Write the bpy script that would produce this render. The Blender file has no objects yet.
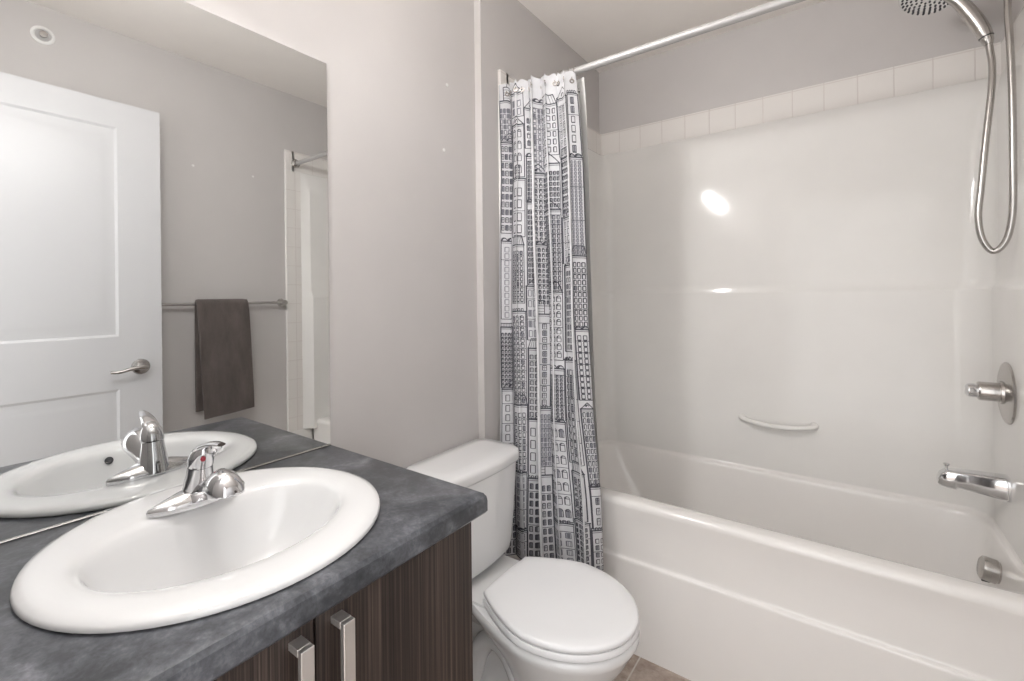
import bpy, bmesh, math, random
import numpy as np
from mathutils import Vector, Matrix

sc = bpy.context.scene
COL = sc.collection
PI = math.pi

# ------------------------------------------------------------------ camera
YAW = math.atan2(332, 459.0)
ROLL = -0.011
cam_d = bpy.data.cameras.new('camera')
cam = bpy.data.objects.new('camera', cam_d)
COL.objects.link(cam)
cam_d.sensor_fit = 'HORIZONTAL'
cam_d.sensor_width = 36.0
cam_d.lens = 459.0 / 1024 * 36.0
cam_d.shift_y = -(340.5 - 295.0) / 1024
cam_d.clip_start = 0.02
cam.matrix_world = (Matrix.Translation((1.087, 0, 1.25)) @ Matrix.Rotation(YAW, 4, 'Z')
                    @ Matrix.Rotation(PI / 2, 4, 'X') @ Matrix.Rotation(ROLL, 4, 'Z'))
sc.camera = cam

# ------------------------------------------------------------------ world, exposure
w = bpy.data.worlds.new('world')
sc.world = w
w.use_nodes = True
w.node_tree.nodes['Background'].inputs[0].default_value = (1.0, 0.995, 0.99, 1)
w.node_tree.nodes['Background'].inputs[1].default_value = 2.3
sc.view_settings.view_transform = 'Standard'
sc.view_settings.look = 'None'
sc.view_settings.gamma = 1
sc.view_settings.use_curve_mapping = False
sc.view_settings.exposure = 0.27
BULB = 175.0            # emission of the vanity bulbs
BULB_POS = [(0.195, y, 2.105) for y in (0.13, 0.345, 0.56)]

# ------------------------------------------------------------------ materials
def lin(c):
    return tuple((x / 12.92 if x <= .04045 else ((x + .055) / 1.055) ** 2.4) for x in c)

def hexc(r, g, b):
    return lin((r / 255, g / 255, b / 255)) + (1,)

class NT:
    def __init__(s, name):
        s.m = bpy.data.materials.new(name); s.m.use_nodes = True
        s.t = s.m.node_tree; s.p = s.t.nodes['Principled BSDF']
    def n(s, typ, **kw):
        nd = s.t.nodes.new(typ)
        for k, v in kw.items(): setattr(nd, k, v)
        return nd
    def l(s, a, b): s.t.links.new(a, b)
    def math(s, op, a, b=None, c=None):
        nd = s.n('ShaderNodeMath', operation=op)
        for i, v in enumerate((a, b, c)):
            if v is None: continue
            if isinstance(v, (int, float)): nd.inputs[i].default_value = v
            else: s.l(v, nd.inputs[i])
        return nd.outputs[0]
    def ramp(s, fac, stops):
        r = s.n('ShaderNodeValToRGB')
        while len(r.color_ramp.elements) < len(stops): r.color_ramp.elements.new(0.5)
        for e, (p, c) in zip(r.color_ramp.elements, stops): e.position = p; e.color = c
        s.l(fac, r.inputs[0]); return r.outputs[0]
    def noise(s, scale, detail=4, rough=.5, vec=None, dist=0):
        nd = s.n('ShaderNodeTexNoise')
        nd.inputs['Scale'].default_value = scale; nd.inputs['Detail'].default_value = detail
        nd.inputs['Roughness'].default_value = rough; nd.inputs['Distortion'].default_value = dist
        if vec is not None: s.l(vec, nd.inputs['Vector'])
        return nd.outputs['Fac']
    def obj(s): return s.n('ShaderNodeTexCoord').outputs['Object']
    def mapv(s, vec, scale=(1, 1, 1), loc=(0, 0, 0)):
        m = s.n('ShaderNodeMapping'); m.inputs['Scale'].default_value = scale
        m.inputs['Location'].default_value = loc
        s.l(vec, m.inputs['Vector']); return m.outputs[0]
    def bump(s, h, strength=.2, dist=.01):
        b = s.n('ShaderNodeBump'); b.inputs['Strength'].default_value = strength
        b.inputs['Distance'].default_value = dist
        s.l(h, b.inputs['Height']); s.l(b.outputs[0], s.p.inputs['Normal'])

def simple(name, col, rough=.5, metal=0, bump=None, var=.03, coat=0, spec=.5):
    t = NT(name)
    o = t.obj()
    f = t.noise(7, 3, .5, o)
    a = tuple(max(0, x * (1 - var)) for x in col[:3]) + (1,)
    b = tuple(min(1, x * (1 + var)) for x in col[:3]) + (1,)
    t.l(t.ramp(f, [(.3, a), (.7, b)]), t.p.inputs['Base Color'])
    t.p.inputs['Roughness'].default_value = rough
    t.p.inputs['Metallic'].default_value = metal
    t.p.inputs['Coat Weight'].default_value = coat
    t.p.inputs['Coat Roughness'].default_value = .06
    t.p.inputs['Specular IOR Level'].default_value = spec
    if bump: t.bump(t.noise(bump[0], 4, .6, o), bump[1], bump[2])
    return t.m

M = {}
M['paint'] = simple('taupe_wall_paint', hexc(200, 196, 194), .42, bump=(260, .12, .002), var=.012)
M['ceiling'] = simple('white_ceiling_paint', hexc(247, 242, 237), .8, bump=(160, .25, .004), var=.012)
M['ceramic'] = simple('white_glazed_ceramic', hexc(226, 226, 226), .12, coat=.5, var=.006)
M['seat'] = simple('white_seat_plastic', hexc(238, 238, 239), .28, var=.005)
M['gelcoat'] = simple('white_gelcoat', hexc(235, 233, 230), .09, var=.012, bump=(9, .015, .004), spec=.26)
M['tub'] = simple('white_tub_acrylic', hexc(238, 235, 232), .15, var=.008)
M['chrome'] = simple('polished_chrome', (.72, .72, .73, 1), .07, 1, var=.01)
M['nickel'] = simple('brushed_nickel', (.50, .48, .46, 1), .26, 1, var=.04)
M['rod'] = simple('white_metal_rod', (.50, .49, .485, 1), .42, .35, var=.02)
M['dark'] = simple('dark_rubber', (.02, .02, .02, 1), .5)
M['red'] = simple('red_plastic', (.35, .01, .03, 1), .3)
M['door'] = simple('white_door_paint', hexc(212, 212, 214), .35, var=.006)
M['plastic'] = simple('white_plastic', hexc(232, 231, 229), .35, var=.01)
M['shade_dark'] = simple('grey_rubber_nozzle', (.05, .05, .055, 1), .5)

def mirror_mat():
    t = NT('silvered_mirror')
    o = t.obj()
    f = t.noise(5, 5, .6, t.mapv(o, (1, 1.4, 1)), 1.0)
    t.p.inputs['Metallic'].default_value = 1
    t.p.inputs['Base Color'].default_value = (.745, .755, .75, 1)
    t.l(t.ramp(f, [(.55, (.012,) * 3 + (1,)), (.8, (.03,) * 3 + (1,))]), t.p.inputs['Roughness'])
    return t.m
M['mirror'] = mirror_mat()

def counter_mat():
    t = NT('slate_grey_laminate')
    o = t.obj()
    f1 = t.noise(9, 8, .62, t.mapv(o, (1, 1, 1)), .6)
    f2 = t.noise(46, 6, .7, t.mapv(o, (1, 1, 1), (3, 1, 7)), .4)
    f3 = t.noise(170, 3, .6, o)
    s = t.math('ADD', t.math('MULTIPLY', f1, .55), t.math('ADD', t.math('MULTIPLY', f2, .33), t.math('MULTIPLY', f3, .12)))
    t.l(t.ramp(s, [(.36, hexc(44, 46, 49)), (.47, hexc(64, 66, 70)), (.55, hexc(89, 91, 96)), (.66, hexc(129, 130, 136))]),
        t.p.inputs['Base Color'])
    t.p.inputs['Roughness'].default_value = .28
    t.bump(f3, .05, .002)
    return t.m
M['counter'] = counter_mat()

def wood_mat():
    t = NT('dark_wenge_laminate')
    o = t.obj()
    f1 = t.noise(1, 5, .6, t.mapv(o, (40, 200, 1.2)))
    f2 = t.noise(1, 4, .7, t.mapv(o, (90, 620, 2.4), (5, 3, 1)))
    f3 = t.noise(1, 2, .5, t.mapv(o, (10, 28, .6), (1, 8, 2)))
    s = t.math('ADD', t.math('MULTIPLY', f1, .42), t.math('ADD', t.math('MULTIPLY', f2, .4), t.math('MULTIPLY', f3, .18)))
    t.l(t.ramp(s, [(.38, hexc(22, 16, 15)), (.47, hexc(40, 31, 28)), (.55, hexc(72, 60, 54)), (.66, hexc(110, 97, 89))]),
        t.p.inputs['Base Color'])
    t.p.inputs['Roughness'].default_value = .42
    t.bump(f2, .12, .002)
    return t.m
M['wood'] = wood_mat()

def tile_lines(name, base, line, pitch, offs, wid, rough, axes, bumpd=.0015):
    """square tiles: grout lines perpendicular to the given axes (object coordinates)"""
    t = NT(name)
    sep = t.n('ShaderNodeSeparateXYZ'); o = t.obj(); t.l(o, sep.inputs[0])
    mask = None
    for ax, off in zip(axes, offs):
        v = sep.outputs['XYZ'.index(ax)]
        u = t.math('PINGPONG', t.math('SUBTRACT', v, off), pitch / 2)
        mr = t.n('ShaderNodeMapRange'); mr.inputs['From Min'].default_value = wid * .4
        mr.inputs['From Max'].default_value = wid
        mr.inputs['To Min'].default_value = 1; mr.inputs['To Max'].default_value = 0
        t.l(u, mr.inputs['Value'])
        mask = mr.outputs[0] if mask is None else t.math('MAXIMUM', mask, mr.outputs[0])
    mix = t.n('ShaderNodeMix', data_type='RGBA')
    t.l(mask, mix.inputs['Factor'])
    if isinstance(base, tuple): mix.inputs['A'].default_value = base
    else: t.l(base(t, o), mix.inputs['A'])
    mix.inputs['B'].default_value = line
    t.l(mix.outputs['Result'], t.p.inputs['Base Color'])
    t.p.inputs['Roughness'].default_value = rough
    t.bump(t.math('SUBTRACT', 1, mask), .5, bumpd)
    return t.m

def floor_base(t, o):
    f = t.math('ADD', t.math('MULTIPLY', t.noise(7, 6, .6, t.mapv(o, (1, 2.2, 1)), .7), .7), t.math('MULTIPLY', t.noise(60, 4, .6, o), .3))
    return t.ramp(f, [(.35, hexc(138, 120, 108)), (.5, hexc(170, 154, 142)), (.65, hexc(196, 182, 172))])
M['floor'] = tile_lines('beige_floor_tile', floor_base, hexc(206, 200, 193), .33, (.508, .02), .0035, .38, 'XY')

def print_cloth():
    t = NT('white_curtain_cloth')
    o = t.obj()
    t.l(t.ramp(t.noise(30, 4, .5, o), [(.3, hexc(208, 208, 210)), (.7, hexc(218, 218, 221))]), t.p.inputs['Base Color'])
    t.p.inputs['Roughness'].default_value = .8
    t.bump(t.noise(900, 2, .5, o), .1, .001)
    return t.m
M['cloth'] = print_cloth()
M['ink'] = simple('charcoal_ink', hexc(74, 74, 82), .8, var=.25)
M['ink_soft'] = simple('grey_ink', hexc(128, 128, 136), .8, var=.2)
M['liner'] = simple('white_liner_vinyl', hexc(228, 227, 224), .4, var=.01)

def towel_mat():
    t = NT('taupe_terry')
    o = t.obj()
    f = t.noise(420, 3, .7, o)
    g = t.noise(14, 4, .6, t.mapv(o, (1, 1.5, .5)))
    s = t.math('ADD', t.math('MULTIPLY', f, .5), t.math('MULTIPLY', g, .5))
    t.l(t.ramp(s, [(.35, hexc(72, 64, 61)), (.65, hexc(106, 96, 92))]), t.p.inputs['Base Color'])
    t.p.inputs['Roughness'].default_value = .95
    t.p.inputs['Sheen Weight'].default_value = .3
    t.bump(f, .7, .004)
    return t.m
M['towel'] = towel_mat()
M['handle'] = simple('bright_satin_steel', (.84, .82, .80, 1), .3, .85, var=.02)
M['satin'] = simple('satin_steel', (.56, .55, .54, 1), .22, 1, var=.03)

def bulb_mat():
    t = NT('lit_frosted_glass')
    o = t.obj()
    t.p.inputs['Base Color'].default_value = (1, .97, .92, 1)
    t.p.inputs['Emission Color'].default_value = (1.0, .992, .986, 1)
    t.p.inputs['Emission Strength'].default_value = BULB
    return t.m
M['bulb'] = bulb_mat()

# ------------------------------------------------------------------ mesh helpers (all in world metres)
def link(name, bm, mats, parent=None, loc=None, smooth=True, angle=35):
    """one mesh object; verts are given in world space, moved to the local space of its parent / location"""
    me = bpy.data.meshes.new(name)
    bmesh.ops.recalc_face_normals(bm, faces=bm.faces) if smooth != 'keep' else None
    off = Vector((0, 0, 0))
    p = parent
    while p is not None:
        off += p.location; p = p.parent
    if loc is not None: off += Vector(loc)
    bmesh.ops.translate(bm, verts=bm.verts, vec=-off)
    bm.to_mesh(me); bm.free()
    if not isinstance(mats, (list, tuple)): mats = [mats]
    for m in mats: me.materials.append(m)
    if smooth:
        me.polygons.foreach_set('use_smooth', [True] * len(me.polygons))
        me.set_sharp_from_angle(angle=math.radians(angle))
    o = bpy.data.objects.new(name, me)
    COL.objects.link(o)
    if loc is not None: o.location = loc
    if parent is not None: o.parent = parent
    return o

def tag(o, label=None, cat=None, group=None, kind=None):
    for k, v in (('label', label), ('category', cat), ('group', group), ('kind', kind)):
        if v: o[k] = v
    return o

def thing(name, label, cat, loc, group=None):
    o = bpy.data.objects.new(name, None); COL.objects.link(o)
    o.empty_display_size = .05
    o.location = loc
    return tag(o, label, cat, group)

def NB(): return bmesh.new()

def box(bm, x0, x1, y0, y1, z0, z1, bev=0, seg=2, mi=0):
    r = bmesh.ops.create_cube(bm, size=1)
    vs = r['verts']
    for v in vs:
        v.co = Vector((x0 + (v.co.x + .5) * (x1 - x0), y0 + (v.co.y + .5) * (y1 - y0), z0 + (v.co.z + .5) * (z1 - z0)))
    fs = set(f for v in vs for f in v.link_faces)
    for f in fs: f.material_index = mi
    if bev:
        es = list(set(e for f in fs for e in f.edges))
        bmesh.ops.bevel(bm, geom=es, offset=bev, segments=seg, affect='EDGES', profile=.5, clamp_overlap=True)
    return bm

def loft(bm, rings, closed=True, cap0=False, cap1=False, mi=0):
    vr = [[bm.verts.new(p) for p in r] for r in rings]
    n = len(rings[0])
    for a, b in zip(vr[:-1], vr[1:]):
        for i in range(n if closed else n - 1):
            j = (i + 1) % n
            try:
                f = bm.faces.new((a[i], a[j], b[j], b[i])); f.material_index = mi
            except ValueError: pass
    for c, ring in ((cap0, vr[0]), (cap1, vr[-1])):
        if c:
            f = bm.faces.new(ring); f.material_index = mi
    return vr

def frame(d):
    d = Vector(d).normalized()
    a = Vector((0, 0, 1)) if abs(d.z) < .9 else Vector((1, 0, 0))
    u = d.cross(a).normalized(); v = d.cross(u).normalized()
    return d, u, v

def tube(bm, pts, radii, n=16, caps=True, squash=None, mi=0):
    pts = [Vector(p) for p in pts]
    if isinstance(radii, (int, float)): radii = [radii] * len(pts)
    rings = []
    d0, u, v = frame(pts[1] - pts[0])
    prev = d0
    for i, p in enumerate(pts):
        d = (pts[min(i + 1, len(pts) - 1)] - pts[max(i - 1, 0)]).normalized()
        q = prev.rotation_difference(d)
        u = q @ u; v = q @ v; prev = d
        r = radii[i]
        ru, rv = (r, r) if not isinstance(r, tuple) else r
        rings.append([p + u * (ru * math.cos(2 * PI * k / n)) + v * (rv * math.sin(2 * PI * k / n)) for k in range(n)])
    loft(bm, rings, True, caps, caps, mi)
    return bm

def lathe(bm, prof, origin, axis, n=32, cap0=True, cap1=True, mi=0):
    """prof: (radius, distance along axis)"""
    d, u, v = frame(axis)
    o = Vector(origin)
    rings = [[o + d * h + u * (r * math.cos(2 * PI * k / n)) + v * (r * math.sin(2 * PI * k / n)) for k in range(n)] for r, h in prof]
    loft(bm, rings, True, cap0, cap1, mi)
    return bm

def spline(pts, k=8):
    """Catmull-Rom through points"""
    P = [Vector(p) for p in pts]
    P = [P[0] * 2 - P[1]] + P + [P[-1] * 2 - P[-2]]
    out = []
    for i in range(1, len(P) - 2):
        for j in range(k):
            t = j / k
            a, b, c, d = P[i - 1], P[i], P[i + 1], P[i + 2]
            out.append(.5 * ((2 * b) + (c - a) * t + (2 * a - 5 * b + 4 * c - d) * t * t + (3 * b - a - 3 * c + d) * t ** 3))
    out.append(P[-2])
    return out

def rrect(x0, x1, y0, y1, r, n=8, z=0.0):
    """rounded rectangle, counter-clockwise, 4*(n+1) points"""
    out = []
    for cx, cy, a0 in ((x1 - r, y1 - r, 0), (x0 + r, y1 - r, PI / 2), (x0 + r, y0 + r, PI), (x1 - r, y0 + r, 1.5 * PI)):
        for k in range(n + 1):
            a = a0 + k / n * PI / 2
            out.append(Vector((cx + r * math.cos(a), cy + r * math.sin(a), z)))
    return out

def ell(cx, cy, rx, ry, z, n=64):
    return [Vector((cx + rx * math.cos(2 * PI * k / n), cy + ry * math.sin(2 * PI * k / n), z)) for k in range(n)]

# ------------------------------------------------------------------ room
YB = 2.28          # back wall plaster
XR = 1.545         # right wall
JOG = 1.285        # where the left wall steps forward
ZC = 2.44

bm = NB()
poly = [(-.12, -.14), (0, -.14), (0, JOG), (.03, JOG), (.03, YB), (.03, YB + .1), (-.12, YB + .1)]
loft(bm, [[Vector((x, y, z)) for x, y in poly] for z in (0, ZC)], True, True, True)
tag(link('wall_left', bm, M['paint'], smooth=False), 'taupe wall behind the mirror and toilet, stepping out by the tub', kind='structure')
bm = NB(); box(bm, .03, XR, YB, YB + .1, 0, ZC)
tag(link('wall_back', bm, M['paint'], smooth=False), 'taupe wall above the long side of the tub', kind='structure')
bm = NB(); box(bm, XR, XR + .12, -.14, YB + .1, 0, ZC)
tag(link('wall_right', bm, M['paint'], smooth=False), 'taupe wall with the towel bar, seen in the mirror', kind='structure')
bm = NB()
box(bm, 0, .70, -.14, -.02, 0, ZC); box(bm, 1.49, XR, -.14, -.02, 0, ZC); box(bm, .70, 1.49, -.14, -.02, 2.10, ZC)
tag(link('wall_front', bm, M['paint'], smooth=False), 'wall with the open doorway the camera stands in', kind='structure')
bm = NB(); box(bm, -.12, XR + .12, -.14, YB + .1, ZC, ZC + .08)
tag(link('ceiling', bm, M['ceiling'], smooth=False), 'white ceiling', kind='structure')
bm = NB(); box(bm, -.12, XR + .12, -1.2, YB + .1, -.06, 0)
tag(link('floor', bm, M['floor'], smooth=False), 'beige tiled floor', kind='structure')

# ---- open door against the right wall, two raised panels
DX = 1.44
bm = NB()
dy0, dy1, dz0, dz1 = .0, .757, .012, 2.095
stile = .152
panels = [(1.09, 1.985), (.20, .865)]
def door_face(bm, x, sgn):
    ys = [dy0, dy0 + stile, dy1 - stile, dy1]
    zs = [dz0, panels[1][0], panels[1][1], panels[0][0], panels[0][1], dz1]
    V = {}
    for i, y in enumerate(ys):
        for j, z in enumerate(zs): V[i, j] = bm.verts.new((x, y, z))
    for i in range(3):
        for j in range(5):
            if i == 1 and j in (1, 3): continue
            bm.faces.new((V[i, j], V[i + 1, j], V[i + 1, j + 1], V[i, j + 1]))
    for j in (1, 3):
        ring = [V[1, j], V[2, j], V[2, j + 1], V[1, j + 1]]
        prev = ring
        y0, y1, z0, z1 = ys[1], ys[2], zs[j], zs[j + 1]
        for ins, dep in ((.010, .005), (.022, .006), (.046, .002), (.062, .0015)):
            cur = [bm.verts.new((x + sgn * dep, y, z)) for y, z in ((y0 + ins, z0 + ins), (y1 - ins, z0 + ins), (y1 - ins, z1 - ins), (y0 + ins, z1 - ins))]
            for k in range(4):
                bm.faces.new((prev[k], prev[(k + 1) % 4], cur[(k + 1) % 4], cur[k]))
            prev = cur
        bm.faces.new(prev)
    return [V[0, 0], V[3, 0], V[3, 5], V[0, 5]], V
(_, Va) = door_face(bm, DX, 1)
(_, Vb) = door_face(bm, DX + .035, -1)
for j in range(5):
    for i in (0, 3): bm.faces.new((Va[i, j], Va[i, j + 1], Vb[i, j + 1], Vb[i, j]))
for i in range(3):
    for j in (0, 5): bm.faces.new((Va[i, j], Va[i + 1, j], Vb[i + 1, j], Vb[i, j]))
door = tag(link('door_1', bm, M['door'], loc=(DX, .0, .012), angle=20), 'white two-panel door open against the right wall, seen in the mirror', 'door', kind='structure')
bm = NB()
hy, hz = .678, .953
lathe(bm, [(.034, 0), (.034, .004), (.030, .010), (.016, .014), (.013, .018), (.013, .045)], (DX, hy, hz), (-1, 0, 0), 28)
tube(bm, spline([(DX - .044, hy + .012, hz), (DX - .05, hy - .01, hz + .002), (DX - .05, hy - .05, hz - .002), (DX - .048, hy - .085, hz - .010), (DX - .044, hy - .112, hz - .008)], 6),
     [(.011, .011)] * 7 + [(.010 - .0002 * k, .008 - .0001 * k) for k in range(18)], 14)
tag(link('door_handle', bm, M['nickel'], door), 'brushed metal lever handle')

# ------------------------------------------------------------------ tub
TF, TX0, TX1, TBK = 1.53, .045, 1.487, 2.253
tub = thing('bathtub', 'white alcove bathtub with a stepped front along the back wall', 'bathtub', (.766, 1.9, 0))
bm = NB()
def rrect2(x0, x1, y0, y1, rf, rb, n=10):
    out = []
    for cx, cy, a0, r in ((x1 - rb, y1 - rb, 0, rb), (x0 + rb, y1 - rb, PI / 2, rb), (x0 + rf, y0 + rf, PI, rf), (x1 - rf, y0 + rf, 1.5 * PI, rf)):
        for k in range(n + 1):
            a = a0 + k / n * PI / 2
            out.append(Vector((cx + r * math.cos(a), cy + r * math.sin(a), 0)))
    return out
def tub_ring(dx0, dx1, dyf, dyb, rf, rb, zf, zb):
    pts = rrect2(TX0 + dx0, TX1 - dx1, TF + dyf, TBK - dyb, rf, rb)
    big = []
    n = len(pts)
    for i in range(n):
        a, b = pts[i], pts[(i + 1) % n]
        k = 12 if i % 11 == 10 else 1
        for j in range(k): big.append(a.lerp(b, j / k))
    out = []
    for p in big:
        t = (p.y - (TF + dyf)) / (TBK - dyb - TF - dyf)
        t = min(1, max(0, t / .5)); t = t * t * (3 - 2 * t)
        out.append(Vector((p.x, p.y, zf + (zb - zf) * t)))
    return out
rings = [
    tub_ring(0, 0, .010, 0, .004, .085, .470, .500),
    tub_ring(0, 0, .004, .001, .006, .086, .500, .494),
    tub_ring(.001, .001, .004, .002, .008, .087, .512, .488),
    tub_ring(.004, .003, .010, .004, .012, .088, .521, .483),
    tub_ring(.008, .006, .020, .007, .018, .090, .525, .479),
    tub_ring(.012, .009, .040, .010, .03, .092, .5255, .4765),
    tub_ring(.016, .012, .060, .013, .05, .094, .524, .4745),
    tub_ring(.019, .015, .072, .016, .07, .096, .520, .472),
    tub_ring(.022, .017, .081, .0185, .08, .098, .510, .468),
    tub_ring(.025, .019, .088, .021, .09, .10, .490, .458),
    tub_ring(.050, .028, .098, .034, .11, .12, .400, .390),
    tub_ring(.120, .050, .113, .060, .14, .15, .250, .245),
    tub_ring(.165, .075, .128, .085, .15, .16, .185, .185),
    tub_ring(.205, .115, .158, .125, .15, .15, .155, .155),
    tub_ring(.300, .200, .230, .210, .12, .12, .145, .145),
]
loft(bm, rings, True, False, True)
shell = link('tub_basin', bm, M['tub'], tub, angle=60)
# apron: profile in y/z extruded along x
prof = [(.030, 0), (.000, .0), (.000, .310), (.0005, .3165), (.002, .3195), (.0045, .3210), (.0105, .3225), (.0118, .3240), (.0125, .330), (.0125, .43), (.0105, .462), (.006, .485), (.004, .500), (.030, .500)]
bm = NB()
xs = [TX0 + .001, TX0 + .02, .4, .8, 1.2, XR - .03, XR - .012]
loft(bm, [[Vector((x, TF + y, z)) for y, z in prof] for x in xs], True, True, True)
link('apron', bm, M['tub'], tub, angle=40)
# overflow cap on the inner end wall
bm = NB()
oc = Vector((1.4405, 1.982, .396))
lathe(bm, [(.027, .024), (.0335, .020), (.035, .013), (.035, -.012), (.031, -.016), (.030, -.03)], oc, (-.985, 0, .17), 32)
ov = link('overflow_cap', bm, M['nickel'], tub)
bm = NB()
box(bm, 1.420, 1.438, 1.975, 1.989, .3590, .3640, .001)
tag(link('slot', bm, M['dark'], ov), 'dark slot')

# ------------------------------------------------------------------ shower surround
SUR = thing('shower_surround', 'white moulded tub surround with tile-look top band', 'shower surround', (.79, 2.26, .5))
YF = 1.385
def sring(L, B, R, r, z, colL=.042, colR=XR - .014, ycol=1.49):
    """plan path of the surround, left flange -> left end -> back -> right end -> right flange"""
    P = [(.03, YF), (colL - .003, YF), (colL, YF + .003), (colL, YF + .05), (colL, ycol - .015), (colL + (L - colL) * .5, ycol), (L, ycol + .015), (L, 1.7), (L, 1.95)]
    for k in range(9):
        a = PI - k / 8 * PI / 2
        P.append((L + r + r * math.cos(a), B - r + r * math.sin(a)))
    for x in (.35, .6, .8, 1.0, 1.2): P.append((x, B))
    for k in range(9):
        a = PI / 2 - k / 8 * PI / 2
        P.append((R - r + r * math.cos(a), B - r + r * math.sin(a)))
    P += [(R, 1.9), (R, 1.7), (R, ycol + .03), ((R + colR) / 2, ycol + .008), (colR, ycol - .015), (colR, YF + .05), (colR, YF + .003), (colR + .003, YF), (XR, YF)]
    return [Vector((x, y, z)) for x, y in P]
bm = NB()
lv = [sring(.047, 2.250, 1.485, .085, .47), sring(.047, 2.252, 1.485, .085, .70), sring(.047, 2.254, 1.485, .085, 1.0),
      sring(.047, 2.256, 1.485, .085, 1.245), sring(.0465, 2.2563, 1.4865, .083, 1.253), sring(.045, 2.2597, 1.492, .078, 1.262),
      sring(.045, 2.2610, 1.504, .078, 1.29), sring(.045, 2.2685, 1.507, .078, 1.6), sring(.045, 2.2735, 1.508, .070, 1.85), sring(.045, 2.2748, 1.512, .055, 1.91),
      sring(.045, 2.2755, 1.520, .04, 1.955), sring(.045, 2.276, 1.528, .03, 1.986)]
vr = loft(bm, lv, False)
# tile-look border (own material) on the top band and down the front columns
top = [sring(.0415, 2.2775, 1.5315, .012, z, ycol=1.44) for z in (1.990, 2.04, 2.098)]
loft(bm, [[v.co.copy() for v in vr[-1]], top[0]], False)
tv = loft(bm, top, False, mi=1)
loft(bm, [[v.co.copy() for v in tv[-1]], sring(.039, 2.2785, 1.534, .01, 2.104, ycol=1.44), sring(.03, 2.28, XR, .008, 2.106, colL=.031, colR=XR - .001, ycol=1.44)], False, mi=1)
NP = len(lv[0])
bm.faces.ensure_lookup_table()
for i in range(len(lv) - 1):
    for j in range(NP - 1):
        if j in (2, 3) or j in (NP - 5, NP - 4):
            bm.faces[i * (NP - 1) + j].material_index = 1
# skirt of each front column down to the floor, beside the tub
for x0, x1 in ((.0305, .042), (XR - .014, XR - .0005)):
    box(bm, x0, x1, YF, TF - .001, 0.001, .471)
M['tileband'] = tile_lines('tile_look_gelcoat', hexc(231, 227, 223), hexc(219, 212, 208), .1105, (.033 - .79, 2.271 - 2.26 - .055, 2.098 - .5), .0022, .2, 'XYZ')
link('wall_panel', bm, [M['gelcoat'], M['tileband']], SUR, angle=25)
# moulded grab handle on the back panel
gx0, gx1, gz = .715, .985, .697
pts = [(gx0 + (gx1 - gx0) * t, 2.252 - .040 * math.sin(PI * min(1, max(0, t))) ** .55, gz - .012 * math.sin(PI * t) ** .6) for t in np.linspace(0, 1, 25)]
bm = NB(); tube(bm, pts, [(.014, .010)] * 25, 16)
lathe(bm, [(.016, -.002), (.016, .003), (.012, .008)], (gx0 + .002, 2.252, gz), (0, -1, 0), 20)
lathe(bm, [(.016, -.002), (.016, .003), (.012, .008)], (gx1 - .002, 2.252, gz), (0, -1, 0), 20)
tag(link('grab_handle', bm, M['gelcoat'], SUR), 'small white moulded grab handle')

# ------------------------------------------------------------------ tub fittings on the right end wall
XW = 1.485
yv, zv = 1.996, .938
v = thing('shower_valve', 'chrome round shower valve with a stubby knob above the tub spout', 'valve', (XW, yv, zv))
bm = NB(); lathe(bm, [(.0, 0), (.092, 0), (.093, .003), (.090, .007), (.080, .010), (.035, .014), (.034, .02), (.0, .02)], (XW + .001, yv, zv), (-1, 0, 0), 48, False, False)
link('escutcheon', bm, M['nickel'], v)
bm = NB(); lathe(bm, [(.0285, .015), (.0285, .062), (.027, .065), (.022, .066)], (XW, yv, zv), (-1, 0, 0), 32)
link('sleeve', bm, M['nickel'], v)
bm = NB(); lathe(bm, [(.021, .064), (.0215, .078), (.020, .088), (.012, .094), (.0, .095)], (XW, yv, zv), (-1, 0, 0), 24, True, False)
tube(bm, [(XW - .080, yv - .012, zv + .002), (XW - .080, yv - .030, zv + .001), (XW - .079, yv - .036, zv)], [.0075, .0065, .004], 12)
link('knob', bm, M['chrome'], v)

zs = .655
t = thing('tub_spout', 'chrome tub spout with a diverter knob below the shower valve', 'spout', (XW, yv, zs))
bm = NB()
rings = []
for x, hw, z0, z1 in ((XW + .002, .032, zs - .040, zs + .030), (XW - .004, .033, zs - .041, zs + .031), (XW - .012, .031, zs - .040, zs + .031),
                      (XW - .05, .029, zs - .034, zs + .030), (XW - .095, .0265, zs - .027, zs + .029), (XW - .116, .0255, zs - .024, zs + .028), (XW - .119, .0255, zs - .031, zs + .0275),
                      (XW - .140, .0235, zs - .029, zs + .024), (XW - .154, .020, zs - .026, zs + .013), (XW - .160, .015, zs - .022, zs - .002)):
    r = rrect(-hw, hw, z0, z1, min(hw, (z1 - z0) / 2) * .45, 5)
    rings.append([Vector((x, yv + p.x, p.y)) for p in r])
loft(bm, rings, True, True, True)
link('spout_body', bm, M['chrome'], t, angle=45)
bm = NB(); lathe(bm, [(.0035, -.006), (.0035, .012), (.0075, .017), (.0075, .021), (.003, .0225)], (XW - .138, yv, zs + .022), (0, 0, 1), 16)
link('diverter_knob', bm, M['chrome'], t)

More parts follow.
